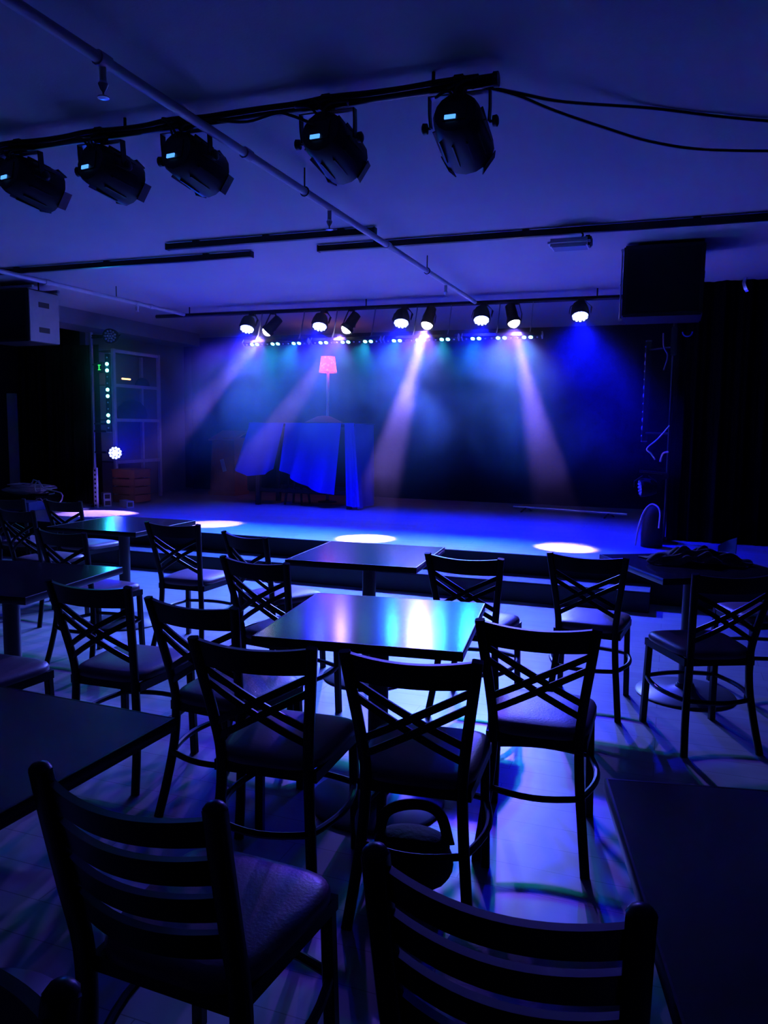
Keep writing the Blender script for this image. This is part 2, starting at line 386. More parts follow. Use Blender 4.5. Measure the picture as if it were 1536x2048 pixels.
# two cables that sag away from the end of the bar
e0 = Vector((-.76, BY, BZ))
for (a, pts) in (('upper', [(1030, 185, 3.4), (1130, 204, 3.6), (1300, 216, 3.9), (1440, 221, 4.1), (1600, 222, 4.3)]), ('lower', [(1030, 190, 3.4), (1110, 222, 3.6), (1210, 256, 3.8), (1300, 283, 4.0), (1410, 299, 4.2), (1600, 302, 4.5)])):
    P = [e0+Vector((-.08, -.02, -.01))] + [aty(x, y, Y) for x, y, Y in pts]
    P = P + [P[-1]+Vector((.5, .2, .02)), Vector((3.3, P[-1].y+.8, P[-1].z+.05))]
    for q_ in P: q_.z = min(q_.z, ZC-.012)
    tag(MB().tube(smoothpath(P, 6), .007, 6).build('power_cable', 'cable'), 'black cable sagging high across the room from the bar end' if a == 'upper' else 'black cable sagging lower in a deep curve from the bar end', 'cable')
# flood fixture hooked to the long track
p = aty(1140, 488, 5.95)
T = thing('flood_fixture', 'pale flat flood fixture hanging by a hook from the long ceiling track', 'light fixture', p)
MB().box((0, 0, 0), (.30, .2, .055), bev=.02).build('housing', 'whitebox', T)
MB().box((0, 0, -.03), (.24, .15, .006), bev=.002).build('lens', 'led_off', T)
MB().tube(smoothpath([(.06, 0, .02), (.09, 0, .06), (.04, 0, .11), (.045, .005, ZC-.055-p.z)], 6), .007, 8).build('hook', 'blackmetal', T)
MB().box((.13, 0, .01), (.05, .12, .07), bev=.01).build('end_block', 'plastic', T)

# ------------------------------------------------------------------ flown loudspeakers
c = Vector((-.12, 6.85, 2.66))
T = thing('hung_loudspeaker', 'large black loudspeaker hung under the ceiling by a chain', 'loudspeaker', c)
MB().box((0, 0, 0), (.60, .5, .55), bev=.012).build('cabinet', 'plastic', T)
MB().box((0, -.255, 0), (.54, .012, .49), bev=.004).build('grille', 'blackmetal', T)
for s in (-1, 1): MB().box((s*.302, -.05, .05), (.008, .12, .06), bev=.003).build('handle', 'blackmetal', T)
MB().tube([(-.315, -.2, .26), (-.315, -.2, -.30)], .007, 8).build('side_rail', 'chrome', T)
for z in (.25, -.02, -.29): MB().box((-.31, -.2, z), (.03, .02, .02), bev=.003).build('rail_bracket', 'chrome', T)
MB().tube([(0, 0, .27), (0, 0, ZC-2.66)], .008, 6).build('hanging_chain', 'chrome', T)
MB().box((0, 0, .285), (.3, .06, .02), bev=.003).build('rigging_plate', 'galv', T)
T = thing('hung_loudspeaker', 'black loudspeaker with a side plate paled for the stage light and two handle slots', 'loudspeaker', (-6.62, 6.69, 2.6))
MB().box((0, 0, 0), (.62, .44, .54), bev=.008).build('cabinet', 'plastic', T)
MB().box((0, -.225, 0), (.57, .012, .49), bev=.003).build('grille', 'blackmetal', T)
pl = MB().box((.316, 0, -.005), (.012, .42, .52), bev=.004).build('side_light_plate', 'galv', T)  # stage light on this side put into the plate's paler colour
for z in (.12, -.14):
    MB().box((.323, -.01, z), (.006, .15, .055), bev=.0025).build('handle_slot', 'plastic', pl)
for y in (-.18, .18): MB().box((0, y, .29), (.7, .035, .03), bev=.004).build('mounting_rail', 'galv', T)
for x in (-.25, .25): MB().tube([(x, 0, .27), (x, 0, ZC-2.6)], .008, 6).build('hanging_rod', 'blackmetal', T)

# ------------------------------------------------------------------ stage lighting
SY = 8.5
pipe = tag(MB().tube([(-6.3, SY+.12, 2.86), (-.45, SY+.12, 2.86)], .024, 12).build('stage_lighting_bar', 'blackmetal'), 'black pipe over the stage carrying the lit spotlights', 'bar')
for x in (-5.8, -3.4, -.8): MB().tube([(x, SY+.12, 2.86), (x, SY+.12, ZC)], .008, 6).build('hanger_rod', 'blackmetal', pipe)
BLUE = (.002, .003, 1.0)
def led_par(name, pos, d, label, group, lit, arm_to=None, power=0, r=.095, cone=104, target=None):
    pos = Vector(pos); T = thing(name, label, 'stage light', pos, 0, group)
    A = aim(d)
    B = MB().lathe([(.04, .11), (.07, .105), (r*.9, .06), (r, 0), (r, -.05), (r-.008, -.052), (r-.01, -.03)], A, 20).build('housing', 'matte', T, angle=30)
    MB().lathe([(.0, -.0315), (r-.01, -.03)], A, 20, cap=False).build('lens_plate', 'plastic', B)
    k = 0
    for ring, n in ((0, 1), (.034, 6), (.066, 11)):
        for i in range(n):
            an = i*2*math.pi/max(n, 1)
            L = MB().lathe([(.014, -.03), (.016, -.042), (.012, -.055), (0.002, -.06)], A @ Matrix.Translation((ring*math.cos(an), ring*math.sin(an), 0)), 8).build('led_lens', lit, B)
    if arm_to is not None:
        a = Vector(arm_to)-pos
        for s in (-1, 1):
            off = Vector((s*(r+.014), 0, 0))
            MB().sweep([off, off+Vector((0, a.y*.5, max(.02, a.z*.5))), Vector((s*.03, a.y, a.z))], rect(.005, .028), up=(0, 1, .2)).build('yoke_arm', 'blackmetal', T)
        MB().box(a, (.07, .06, .05), bev=.006).build('clamp', 'blackmetal', T)
    if power:
        tgt = target if target is not None else pos+Vector(d)
        dd = (Vector(tgt)-pos).normalized()
        lamp('SPOT', 'lamp', pos+Vector(d).normalized()*.075, pos+dd*3, power, BLUE, T, .06, cone, 1.0)
        if group: lamp('SPOT', 'spill_lamp', pos+Vector(d).normalized()*.08, pos+Vector((.06, -.70, -.71)), P_BSPILL, BLUE, T, .06, 72, .85)
    return T
BLAB = ['lit blue LED par outermost on the stage pipe, on the shelf rack side', 'lit blue LED par nearly above the orange floor lamp', 'lit blue LED par at the middle of the stage pipe', 'lit blue LED par over the LED bar end on the hung loudspeaker side', 'lone lit blue LED par beyond the end of the LED bars']
for (x, y), lb in zip([(495, 652), (640, 647), (803, 640), (963, 634), (1160, 626)], BLAB):
    p = aty(x, y, SY)
    led_par('led_par_light', p, (.12, -.5, -.86), lb, 'lit blue par lights over the stage', 'led_blue', (p.x, SY+.12, 2.84), P_BLUE, target=p+Vector((.05, -.12, -1)))
OVAL = [(200, 1027), (425, 1048), (735, 1076), (1130, 1094)]
SPOTPX = [(537, 660), (695, 655), (855, 646), (1027, 642)]
SPLAB = ['white spotlight sending its beam towards the steel rack side of the stage lip', 'white spotlight whose beam crosses in front of the orange lamp', 'white spotlight beaming steeply down onto the middle of the stage lip', 'white spotlight throwing its beam towards the hung loudspeaker side']
for (px, ov, lb, ax_) in zip(SPOTPX, OVAL, SPLAB, (-.1, -.04, .04, .1)):
    p = aty(px[0], px[1], SY); t = atz(ov[0], ov[1], ZS); d = (t-p).normalized()
    T = thing('spotlight', lb, 'stage light', p, 0, 'lit white spotlights over the stage')
    A = aim(d)
    B = MB().lathe([(.03, .2), (.055, .19), (.06, .08), (.06, .02), (.075, .01), (.078, -.03), (.07, -.032), (.066, -.012)], A, 20).build('housing', 'matte', T, angle=30)
    MB().lathe([(.002, -.075), (.03, -.068), (.055, -.045), (.066, -.012)], A, 20, cap=False).build('lens', 'led_white', B)
    for s in (-1, 1):
        MB().sweep([(s*.075, .03, 0), (s*.075, .07, .08), (s*.03, .12, 2.85-p.z)], rect(.005, .024), up=(0, 1, .2)).build('yoke_arm', 'blackmetal', T)
    MB().box((0, .12, 2.85-p.z), (.06, .06, .05), bev=.006).build('clamp', 'blackmetal', T)
    lamp('SPOT', 'beam_lamp', p+d*.085, t, P_SPOT, (.34, .2, 1.0), T, .05, 13.5, .35)
    lamp('SPOT', 'spill_lamp', p+d*.09, p+Vector((ax_, -.70, -.71)), P_SPILL, (.17, .09, 1.0), T, .04, 72, .85)

# LED battens: four under the pars, one upright at each side
def led_batten(name, a, b, label, group, face, lit=True, power=0., tdir=(-.14, -.80, -.58)):
    a = Vector(a); b = Vector(b); c = (a+b)/2; L = (b-a).length; ax = (b-a).normalized()
    T = thing(name, label, 'LED bar', c, 0, group)
    f = Vector(face).normalized(); n2 = ax.cross(f)
    M = Matrix((ax, n2, f)).transposed()
    B = MB().box((0, 0, 0), (L-.012, .06, .05), M=M, bev=.005).build('housing', 'matte', T)
    for s in (-1, 1): MB().box(ax*(s*(L/2-.012)), (.014, .066, .056), M=M, bev=.003).build('end_plate', 'galv', T)
    for k in range(12):
        off = ax*((k+.5)/12-.5)*(L-.05)
        on = lit and (k % 4 in (1, 2))
        r = .023 if (k % 4 in (1, 2)) else .011
        Q = Matrix.Translation(off) @ M.to_4x4()
        MB().lathe([(r, .025), (r, .028), (r*.75, .033), (.001, .035)], Q, 12).build('led_lens', 'led_teal' if on else 'led_off', B)
    if lit and power:
        for k in range(3):
            off = ax*((k*4+2)/12-.5)*(L-.05)
            o = c+off+f*.05
            lamp('SPOT', 'lamp', o, o+Vector(tdir), power, (.02, .55, .8), T, .04, 72, .85)
    return T
BARLAB = ['teal lit LED bar at the shelf rack end of the row over the stage', 'teal lit LED bar above the orange floor lamp', 'teal lit LED bar over the dark middle of the stage', 'teal lit LED bar at the hung loudspeaker end of the row']
bz = 2.475; xs0, xs1 = -4.94, -1.31
for k in range(4):
    w = (xs1-xs0)/4
    T = led_batten('led_bar', (xs0+k*w+.01, SY-.05, bz), (xs0+(k+1)*w-.01, SY-.05, bz), BARLAB[k], 'teal LED bars over the stage', (0, -.6, -.8), True, P_TEAL, ((-.1, -.04, .04, .08)[k], -.70, -.71))
    for hx in (((-.27, .3), (-.18, .3), (-.10, .3), (-.06, .3))[k]): MB().sweep([(hx, 0, .02), (hx, .06, .1), (hx, .17, 2.86-bz)], rect(.004, .024), up=(0, 1, .3)).build('hanger', 'galv', T)
pb0, pb1 = aty(215, 705, SY), aty(215, 866, SY)
led_batten('led_bar', (pb0.x, SY, pb1.z), (pb0.x, SY, pb0.z), 'upright LED bar with green lamps beside the black curtain leg', None, (.25, -1, 0), True, 7, (1, -.9, 0))
q0, q1 = aty(1298, 680, 8.6), aty(1293, 885, 8.6)
led_batten('led_bar', (q0.x, 8.6, q1.z), (q0.x, 8.6, q0.z), 'unlit upright LED bar seen edge on beside the steel boom', None, (-1, -.15, 0), False)
# steel booms at both sides of the stage
bx0 = aty(187, 850, 8.55).x
bm = thing('lighting_boom', 'tall steel boom standing beside the upright green LED bar', 'boom', (bx0, 8.55, ZS))
MB().tube([(0, 0, .02), (0, 0, 2.32)], .024, 14).build('pole', 'chrome', bm)
MB().lathe([(.065, 0), (.065, .012), (.03, .03), (.03, .06)], None, 24).build('base_plate', 'blackmetal', bm)
for z in (.74, 1.02, 2.25): MB().tube([(0, 0, z), (.22, -.03, z)], .014, 10).build('side_arm', 'blackmetal', bm)
MB().tube([(0, 0, 2.28), (.25, -.0, 2.27)], .014, 10).build('side_arm', 'blackmetal', bm)
for z in (1.12, 1.9): MB().tube([(0, 0, z), (pb0.x-bx0, -.03, z)], .012, 10).build('side_arm', 'blackmetal', bm)
p = aty(222, 672, SY)
led_par('led_par_light', p, (.35, -1, -.12), 'round LED par with dark lenses at the top of the boom', None, 'led_off', (p.x-.12, SY+.08, p.z-.02))
p = aty(230, 906, SY)
led_par('led_par_light', p, (.75, -.8, .06), 'bright blue LED par low on the boom above the brown crate', None, 'led_blue', (p.x-.12, SY+.06, p.z+.02), P_SIDE, cone=120, target=p+Vector((1.6, -.3, .35)))
rx = .0
b2 = thing('lighting_boom', 'tall steel boom standing in front of the black side curtain', 'boom', (-.02, 8.3, ZS))
MB().tube([(0, 0, .02), (0, 0, 2.2)], .012, 14).build('pole', 'heatsink', b2)
MB().lathe([(.14, 0), (.14, .012), (.03, .03), (.03, .06)], None, 24).build('base_plate', 'blackmetal', b2)
for z in (1.1, 1.95): MB().tube([(0, 0, z), (q0.x+.02, .3, z)], .012, 10).build('side_arm', 'blackmetal', b2)
MB().box((.0, -.05, 2.0), (.06, .05, .28), bev=.01).build('clamp_block', 'heatsink', b2)
MB().tube(smoothpath([(-.1, -.03, 2.08), (-.09, -.03, 1.95), (-.05, -.03, 1.86), (-.08, -.03, 1.72)], 5), .008, 6).build('lead', 'chrome', b2)
MB().tube(smoothpath([(0, -.03, 1.18), (-.1, -.04, 1.05), (-.2, -.04, .95), (-.16, -.05, .9), (-.12, -.05, .84)], 6), .008, 6).build('lead', 'palecable', b2)
MB().tube(smoothpath([(0, -.03, .92), (-.05, -.05, .9), (-.07, -.05, .82)], 6), .01, 6).build('lead', 'palecable', b2)
MB().tube([(0, 0, .70), (-.26, -.02, .72)], .013, 10).build('side_arm', 'blackmetal', b2)
p = aty(1290, 975, 8.35)
led_par('led_par_light', p, (-1, -.25, -.1), 'dark LED par turned side on, low beside the black side curtain', None, 'led_off', (-.04, 8.31, p.z+.12))
p = aty(1306, 1030, 8.0)
tag(MB().lathe([(.10, 0), (.105, .12), (.09, .3), (.06, .38), (.03, .4)], Matrix.Translation((p.x, 7.98, ZS)), 16).build('cable_bag', 'darkcloth'), 'dark sagging bag on the stage at the foot of the boom', 'bag')
tag(MB().tube(smoothpath([(p.x-.15, 7.93, ZS+.01), (p.x-.125, 7.94, ZS+.2), (p.x-.08, 7.95, ZS+.35), (p.x-.01, 7.97, ZS+.418), (p.x+.06, 7.93, ZS+.36), (p.x+.06, 7.87, ZS+.2)], 6), .009, 6).build('power_cable', 'palecable'), 'loose pale lead draped over the dark sagging bag', 'cable')
p = aty(1375, 664, 8.4)
tag(MB().tube([p+Vector((.045*math.cos(a), -.02, .045*math.sin(a))) for a in [R(180+i*20) for i in range(10)]], .007, 8).build('curtain_hook', 'bluefolder'), 'small blue U-shaped hook on the black curtain', 'hook')
p = aty(1493, 535, 8.35); p.z = min(p.z, ZC-.08)
tag(MB().sweep(smoothpath([p+Vector((0, 0, .07)), p+Vector((-.015, -.02, .02)), p+Vector((0, -.02, -.03)), p+Vector((.02, 0, -.06))], 5), rect(.03, .012)).build('curtain_clip', 'chrome'), 'small steel clip high on the black curtain', 'clip')

# ------------------------------------------------------------------ things on the stage
# tall table under blue cloth
fy = 9.75; tz = 1.515
xl, xr = aty(502, 845, fy).x, aty(708, 845, fy).x
T = thing('high_table', 'tall dark table draped with blue cloth on the stage', 'table', ((xl+xr)/2, fy+.36, ZS))
hw = (xr-xl)/2; th = tz-ZS
MB().box((0, 0, th-.02), (2*hw, .7, .04), bev=.005).build('table_top', 'blackwood', T)
for sx in (-1, 1):
    for sy in (-1, 1): MB().sweep([(sx*(hw-.12), sy*.3, th-.03), (sx*(hw-.08), sy*.31, 0)], rect(.065, .065, .006), up=(0, 1, 0)).build('leg', 'blackwood', T)
for sy in (-1, 1): MB().box((0, sy*.31, .22), (2*hw-.2, .03, .05), bev=.004).build('stretcher', 'blackwood', T)
def cloth(name, outline_top, outline_bot, label, folds, amp, y0=fy-.015):
    Tn = [Vector(p) for p in outline_top]; Bn = [Vector(p) for p in outline_bot]
    def lerp(P, u):
        k = u*(len(P)-1); i = min(int(k), len(P)-2); return P[i].lerp(P[i+1], k-i)
    def fn(u, v):
        a = lerp(Tn, u); b = lerp(Bn, u); p = a.lerp(b, v)
        p.y += -amp*v*(1+math.sin(u*folds*6.283+.6)) - .01*math.sin(u*folds*2.3*6.283)*v
        return p
    return MB().grid(fn, 40, 14, thick=(0, .005, 0)).build(name, 'bluecloth', angle=70)
def fp(x, y, Y=fy-.02): return aty(x, y, Y)
xm = aty(567, 845, fy).x
cl = thing('table_cloth', 'blue cloth over one end of the tall table, hanging to a short curved hem', 'cloth', (xl, fy, tz))
def place(o, par):
    o.parent = par; o.matrix_parent_inverse = Matrix.Translation(-Vector(par.location)); return o
place(MB().grid(lambda u, v: Vector((xl-.02+(xm-xl+.02)*u, fy-.02+.74*v, tz+.004+.004*math.sin(u*9+v*7))), 14, 12, thick=(0, 0, .005)).build('cloth_top', 'bluecloth'), cl)
place(cloth('cloth_fall', [fp(500, 846), fp(535, 846), fp(567, 847)], [fp(476, 938), fp(497, 952), fp(538, 948), fp(546, 938)], '', 1.6, .06), cl)
place(MB().grid(lambda u, v: Vector((xl-.02-.03*v-.02*math.sin(u*9), fy-.02+.7*u, tz-.58*v*(.85+.2*math.sin(u*5)))), 16, 8, thick=(-.005, 0, 0)).build('cloth_side', 'bluecloth'), cl)
cr = thing('table_cloth', 'blue cloth over the other end of the tall table, its hem sloping to the floor', 'cloth', (xr, fy, tz))
place(MB().grid(lambda u, v: Vector((xm+.005+(xr-xm+.02)*u, fy-.02+.74*v, tz+.004+.004*math.sin(u*9+v*7))), 14, 12, thick=(0, 0, .005)).build('cloth_top', 'bluecloth'), cr)
place(cloth('cloth_fall', [fp(571, 847), fp(625, 846), fp(682, 846)], [fp(566, 938), fp(583, 952), fp(620, 976), fp(668, 990)], '', 2.6, .07), cr)
place(cloth('cloth_fall', [fp(689, 846), fp(700, 846), fp(708, 846)], [fp(695, 1010), fp(708, 1015), fp(722, 1013)], '', 1.2, .03), cr)
place(MB().grid(lambda u, v: Vector((xr+.02+.05*v+.03*math.sin(u*11)*v, fy-.02+.7*u, tz-(tz-ZS-.02)*v)), 16, 8, thick=(.005, 0, 0)).build('cloth_side', 'bluecloth'), cr)
# bundle on the table
p = aty(645, 842, fy+.3)
tag(MB().lathe([(.28, 0), (.29, .01), (.2, .05), (.1, .095), (.02, .105)], Matrix.Translation((p.x, fy+.35, tz+.012)) @ Matrix.Diagonal((1, .7, 1, 1)), 28).build('folded_hat', 'brown'), 'low brown rounded hat lying on the blue covered table', 'hat')
# wooden stool under the table
p = atz(596, 1008, ZS)
T = thing('stool', 'dark wooden stool pushed under the blue covered table', 'stool', (p.x, fy+.36, ZS))
MB().lathe([(.17, .50), (.19, .51), (.19, .535), (.17, .545), (.02, .548)], None, 20).build('seat', 'blackwood', T)
for k in range(4):
    a = R(45+90*k); MB().tube([(.11*math.cos(a), .11*math.sin(a), .51), (.19*math.cos(a), .19*math.sin(a), 0)], .017, 8).build('leg', 'blackwood', T)
MB().tube([(.155*math.cos(R(i*15)), .155*math.sin(R(i*15)), .22) for i in range(24)], .009, 6, closed=True).build('ring_stretcher', 'chrome', T)
# floor lamp with orange shade
ly = 10.55; p = aty(656, 745, ly); pt = aty(656, 713, ly)
T = thing('floor_lamp', 'floor lamp with a small glowing orange patterned shade', 'lamp', (p.x, ly, ZS))
MB().lathe([(.14, 0), (.14, .015), (.03, .03), (.015, .05)], None, 24).build('base', 'blackmetal', T)
MB().tube([(0, 0, .03), (0, 0, p.z-ZS+.03)], .022, 10).build('pole', 'greypipe', T)
zs = p.z-ZS; ze = pt.z-ZS
sh = MB().lathe([(.125, zs), (.13, zs+.005), (.1, ze), (.095, ze)], None, 28, cap=False).build('lamp_shade', 'shade', T)
for z, r in ((zs, .13), (ze, .1)): MB().tube([(r*math.cos(R(i*15)), r*math.sin(R(i*15)), z) for i in range(24)], .006, 6, closed=True).build('shade_rim', 'redwood', sh)
MB().lathe([(.012, zs+.03), (.035, zs+.09), (.03, zs+.13), (.003, zs+.15)], None, 16).build('bulb', 'bulb', T)
lamp('POINT', 'lamp_light', (p.x, ly, p.z+.1), (p.x, ly, 0), 5, (1, .4, .12), T, .05)
# lectern
p = atz(448, 990, ZS)
T = thing('lectern', 'reddish brown wooden lectern with a pale paper on its front', 'lectern', (p.x, p.y+.15, ZS))
MB().grid(lambda u, v: Vector(((u-.5)*(.46-.06*v), -.2+.04*v, .06+.86*v)), 4, 6, thick=(0, .02, 0)).build('front_panel', 'redwood', T)
for s in (-1, 1): MB().grid(lambda u, v: Vector((s*(.23-.03*v), -.2+.04*v+(.4-.06*v)*u, .06+.86*v)), 4, 6, thick=(-s*.02, 0, 0)).build('side_panel', 'redwood', T)
MB().box((0, 0, .03), (.5, .46, .06), bev=.008).build('plinth', 'redwood', T)
MB().box((0, .0, .95), (.48, .46, .025), M=Matrix.Rotation(R(18), 3, 'X'), bev=.005).build('reading_top', 'redwood', T)
MB().box((.02, -.197, .48), (.07, .006, .2), M=Matrix.Rotation(R(-16), 3, 'Y')).build('paper', 'paper', T)
# steel shelf rack by the wing wall
X = -7.5
r0, r1 = atx(226, 697, X), atx(316, 710, X); zt = r0.z; ys0, ys1 = r0.y, r1.y
T = thing('shelf_rack', 'open steel shelf rack standing against the wing wall', 'shelf', (X, (ys0+ys1)/2, ZS))
hy = (ys1-ys0)/2
for sx in (-.32, 0):
    for sy in (-1, 1): MB().box((sx, sy*hy, (zt-ZS)/2), (.045, .05, zt-ZS), bev=.004).build('upright', 'whitebox', T)
for y in (701, 770, 840, 925):
    z = atx(226, y, X).z-ZS
    MB().box((-.16, 0, z), (.3, 2*hy-.05, .012)).build('shelf_board', 'blackmetal', T)
    MB().box((0, 0, z), (.035, 2*hy, .045), bev=.004).build('shelf_rail', 'whitebox', T)
p = atx(258, 758, X)
tag(MB().tube([(X-.05, p.y-.09, p.z), (X-.05, p.y+.09, p.z)], .012, 10).build('reflection_tube', 'amber'), 'small amber tube on the steel shelf rack, glowing in place of a lamp reflection', 'lamp')  # added emissive tube stands in for a lamp's reflection
for (px, w, h, lab) in (((290, 752), .16, .14, 'rounded dark bundle on the steel rack shelf beside the amber reflection'), ((270, 826), .34, .3, 'dark lumpy bundle on the middle shelf of the steel rack')):
    q = atx(px[0], px[1], X-.12); zb = atx(226, 770 if px[1] < 770 else 840, X).z+.016
    tag(MB().lathe([(w*.9, 0), (w, h*.25), (w*.85, h*.6), (w*.5, h*.88), (.01, h)], Matrix.Translation((X-.17, q.y, zb)) @ Matrix.Diagonal((.36, 1, 1, 1)), 16).build('cloth_bundle', 'darkcloth'), lab, 'bundle')
# crate with side light above it
p = atz(240, 985, ZS)
T = thing('wooden_crate', 'brown wooden crate on the stage below the low blue par', 'crate', (-7.2, 9.2, ZS))
for k in range(4):
    MB().box((0, -.17, .07+.115*k), (.38, .02, .1), bev=.004).build('slat', 'redwood', T); MB().box((.18, 0, .07+.115*k), (.02, .34, .1), bev=.004).build('slat', 'redwood', T)
    MB().box((-.18, 0, .07+.115*k), (.02, .34, .1), bev=.004).build('slat', 'redwood', T); MB().box((0, .17, .07+.115*k), (.38, .02, .1), bev=.004).build('slat', 'redwood', T)
MB().box((0, 0, .475), (.4, .38, .02), bev=.004).build('lid', 'redwood', T)
# perforated rail and square tubes at the foot of the boom
p0, p1 = aty(193, 1004, 8.4), aty(193, 932, 8.4)
T = thing('rack_rail', 'pale upright rail with a column of dark holes beside the boom', 'rail', (p0.x, 8.4, ZS))
MB().box((0, 0, .27), (.055, .03, .54), bev=.003).build('rail_body', 'whitebox', T)
for k in range(9): MB().box((0, -.016, .04+.058*k), (.026, .006, .026), bev=.002).build('hole', 'plastic', T)
def sqtube(name, pos, L, w, label, rz=0):
    T = thing(name, label, 'tube', pos, rz)
    t = .008; h = w*.9
    MB().box((0, 0, h/2), (L, w-.01, h-.01), bev=.003).build('sleeve', 'plastic', T)
    for z in (t/2, h-t/2): MB().box((0, 0, z), (L, w, t)).build('wall_plate', 'whitebox', T)
    for s in (-1, 1): MB().box((0, s*(w/2-t/2), h/2), (L, t, h)).build('wall_plate', 'whitebox', T)
    e = L/2
    MB().box((e, 0, h/2), (.006, w*.62, h*.6)).build('open_end', 'plastic', T)
    for z in (t, h-t): MB().box((e+.003, 0, z), (.01, w, t*1.8)).build('end_rim', 'whitebox', T)
    for s in (-1, 1): MB().box((e+.003, s*(w/2-t), h/2), (.01, t*1.8, h)).build('end_rim', 'whitebox', T)
    return T
ty = 8.7
sqtube('steel_box_tube', (aty(253, 1000, ty).x, ty, ZS), .27, .1, 'long square steel tube lying on the stage by the boom', R(-32))
sqtube('steel_box_tube', (aty(213, 1000, ty).x, ty, ZS), .15, .1, 'short square steel tube lowest in the pile by the boom', R(-40))
sqtube('steel_box_tube', (aty(212, 985, ty).x, ty, ZS+.0905), .17, .1, 'square steel tube resting on top of the shorter tube', R(-40))
# small receiver with green readout
p = aty(200, 735, 8.5)
T = thing('receiver_box', 'small black box with a green lit readout on the boom', 'receiver', p)
MB().box((0, .02, 0), (.1, .06, .14), bev=.006).build('case', 'plastic', T)
g = MB(); g.box((0, -.014, .03), (.04, .006, .009)); g.box((0, -.014, -.03), (.04, .006, .009)); g.box((-.004, -.014, 0), (.011, .006, .06)); g.build('readout', 'green', T)
# coiled pale cable and blue folder at the edge of the stage
cx = aty(58, 985, 8.2).x
rc = random.Random(5); pts = []
for i in range(130):
    a = i*.42; rr_ = .22+.07*math.sin(i*.37)+rc.uniform(-.02, .02)
    pts.append((cx-.1+rr_*1.5*math.cos(a), 8.3+rr_*.75*math.sin(a), ZS+.16+.0009*i+rc.uniform(-.008, .008)))
pts += [(cx+.12, 8.1, ZS+.3), (cx+.18, 8.1, ZS+.37), (cx+.28, 8.1, ZS+.33), (cx+.3, 8.1, ZS+.24), (cx+.22, 8.1, ZS+.21), (cx+.2, 8.1, ZS+.3), (cx+.27, 8.1, ZS+.36), (cx+.34, 8.1, ZS+.27), (cx+.5, 8.08, ZS+.24), (cx+.68, 8.05, ZS+.22), (cx+.74, 8.0, ZS+.14), (cx+.66, 7.92, ZS+.02), (cx+.56, 7.9, ZS+.08), (cx+.48, 7.9, ZS+.15), (cx+.40, 7.9, ZS+.122)]
tag(MB().tube(smoothpath(pts, 2), .009, 6).build('coiled_cable', 'palecable'), 'heap of coiled pale cable with loops standing up', 'cable')
tag(MB().box((cx-.15, 8.3, ZS+.075), (.8, .5, .15), bev=.01).build('equipment_case', 'plastic'), 'low black case under the coiled pale cable', 'case')
fb = thing('blue_folder', 'flat blue folder propped by the coiled pale cable', 'folder', (cx+.27, 7.86, ZS))
MB().box((0, 0, .055), (.40, .3, .11), bev=.006).build('cover', 'bluefolder', fb)
MB().box((.004, -.003, .055), (.385, .29, .085)).build('pages', 'bluefolder', fb)
p = atz(166, 1019, ZS)
tag(MB().lathe([(.1, 0), (.105, .01), (.09, .03), (.02, .035)], Matrix.Translation(p), 20).build('cable_cover', 'galv'), 'small pale flat disc lying on the stage near the boom', 'disc')
# pipe lying at the back of the stage
a, b = atz(1027, 1013, ZS+.06), atz(1255, 1029, ZS+.06)
T = thing('steel_pipe', 'thin steel pipe on two feet lying at the back of the stage', 'pipe', (0, 0, 0))
MB().tube([a, b], .02, 10).build('tube', 'chrome', T)
for t in (.12, .85):
    q = a.lerp(b, t)
    MB().sweep([q+Vector((-.05, -.12, -.055)), q, q+Vector((.05, .12, -.055))], rect(.02, .012)).build('foot', 'blackmetal', T)
# narrow pale door at far side
d = thing('passage_door', 'narrow pale door standing open beside the black curtain leg', 'door', (-9.24, 9.1, ZS))
MB().box((0, 0, .78), (.17, .04, 1.54), bev=.004).build('door_leaf', 'paledoor', d)
MB().box((.06, -.025, .75), (.02, .02, .1), bev=.003).build('handle', 'chrome', d)

# ------------------------------------------------------------------ tables
def make_table(cen, rz, label, size=.76):
    T = thing('cafe_table', label, 'table', (cen[0], cen[1], 0), rz, 'square tables in the room')
    h = .75
    MB().box((0, 0, h-.015), (size-.012, size-.012, .03)).build('table_top', 'laminate', T, smooth=False)
    e = MB()
    s = size/2-.006
    pr = rect(.012, .034, .003)
    e.sweep([(-s, -s, h-.0165), (s, -s, h-.0165), (s, s, h-.0165), (-s, s, h-.0165)], pr, closed=True); e.build('edge_band', 'edge', T)
    MB().box((0, 0, h-.04), (.4, .4, .02), bev=.003).build('top_plate', 'blackmetal', T)
    MB().lathe([(.04, .02), (.04, h-.04)], None, 20).build('column', 'castiron', T)
    MB().lathe([(.27, 0), (.272, .008), (.262, .016), (.1, .03), (.055, .045), (.045, .07)], None, 40).build('base', 'castiron', T)
    return T
def quad_table(label, c4):
    P = [atz(x, y, .75) for x, y in c4]; c = sum(P, Vector())/4
    a = ((P[1]-P[0])+(P[2]-P[3])); rz = math.atan2(a.y, a.x); b = ((P[3]-P[0])+(P[2]-P[1])); rz2 = math.atan2(-b.x, b.y)
    return make_table(c, (rz+rz2)/2, label)
quad_table('glossy square table streaked with blue, white and teal reflections', [(520, 1268), (935, 1310), (958, 1207), (630, 1185)])
quad_table('square table with a lavender sheen standing nearest the stage step', [(585, 1120), (840, 1140), (880, 1095), (655, 1078)])
quad_table('square table with one deep blue reflection, nearest the coiled pale cable', [(100, 1052), (290, 1066), (389, 1044), (210, 1030)])
make_table((-2.98, 2.88), R(7), 'dull dark square table with one small cyan lit corner')
make_table((-1.545, 1.265), R(-2), 'unlit dark square table next to a ladder-back chair and no bright edge')
t6 = atz(1207, 1555, .75)
make_table((t6.x+.4507, t6.y-.2927), R(12), 'dark square table with a pale lit edge beside a ladder-back chair')
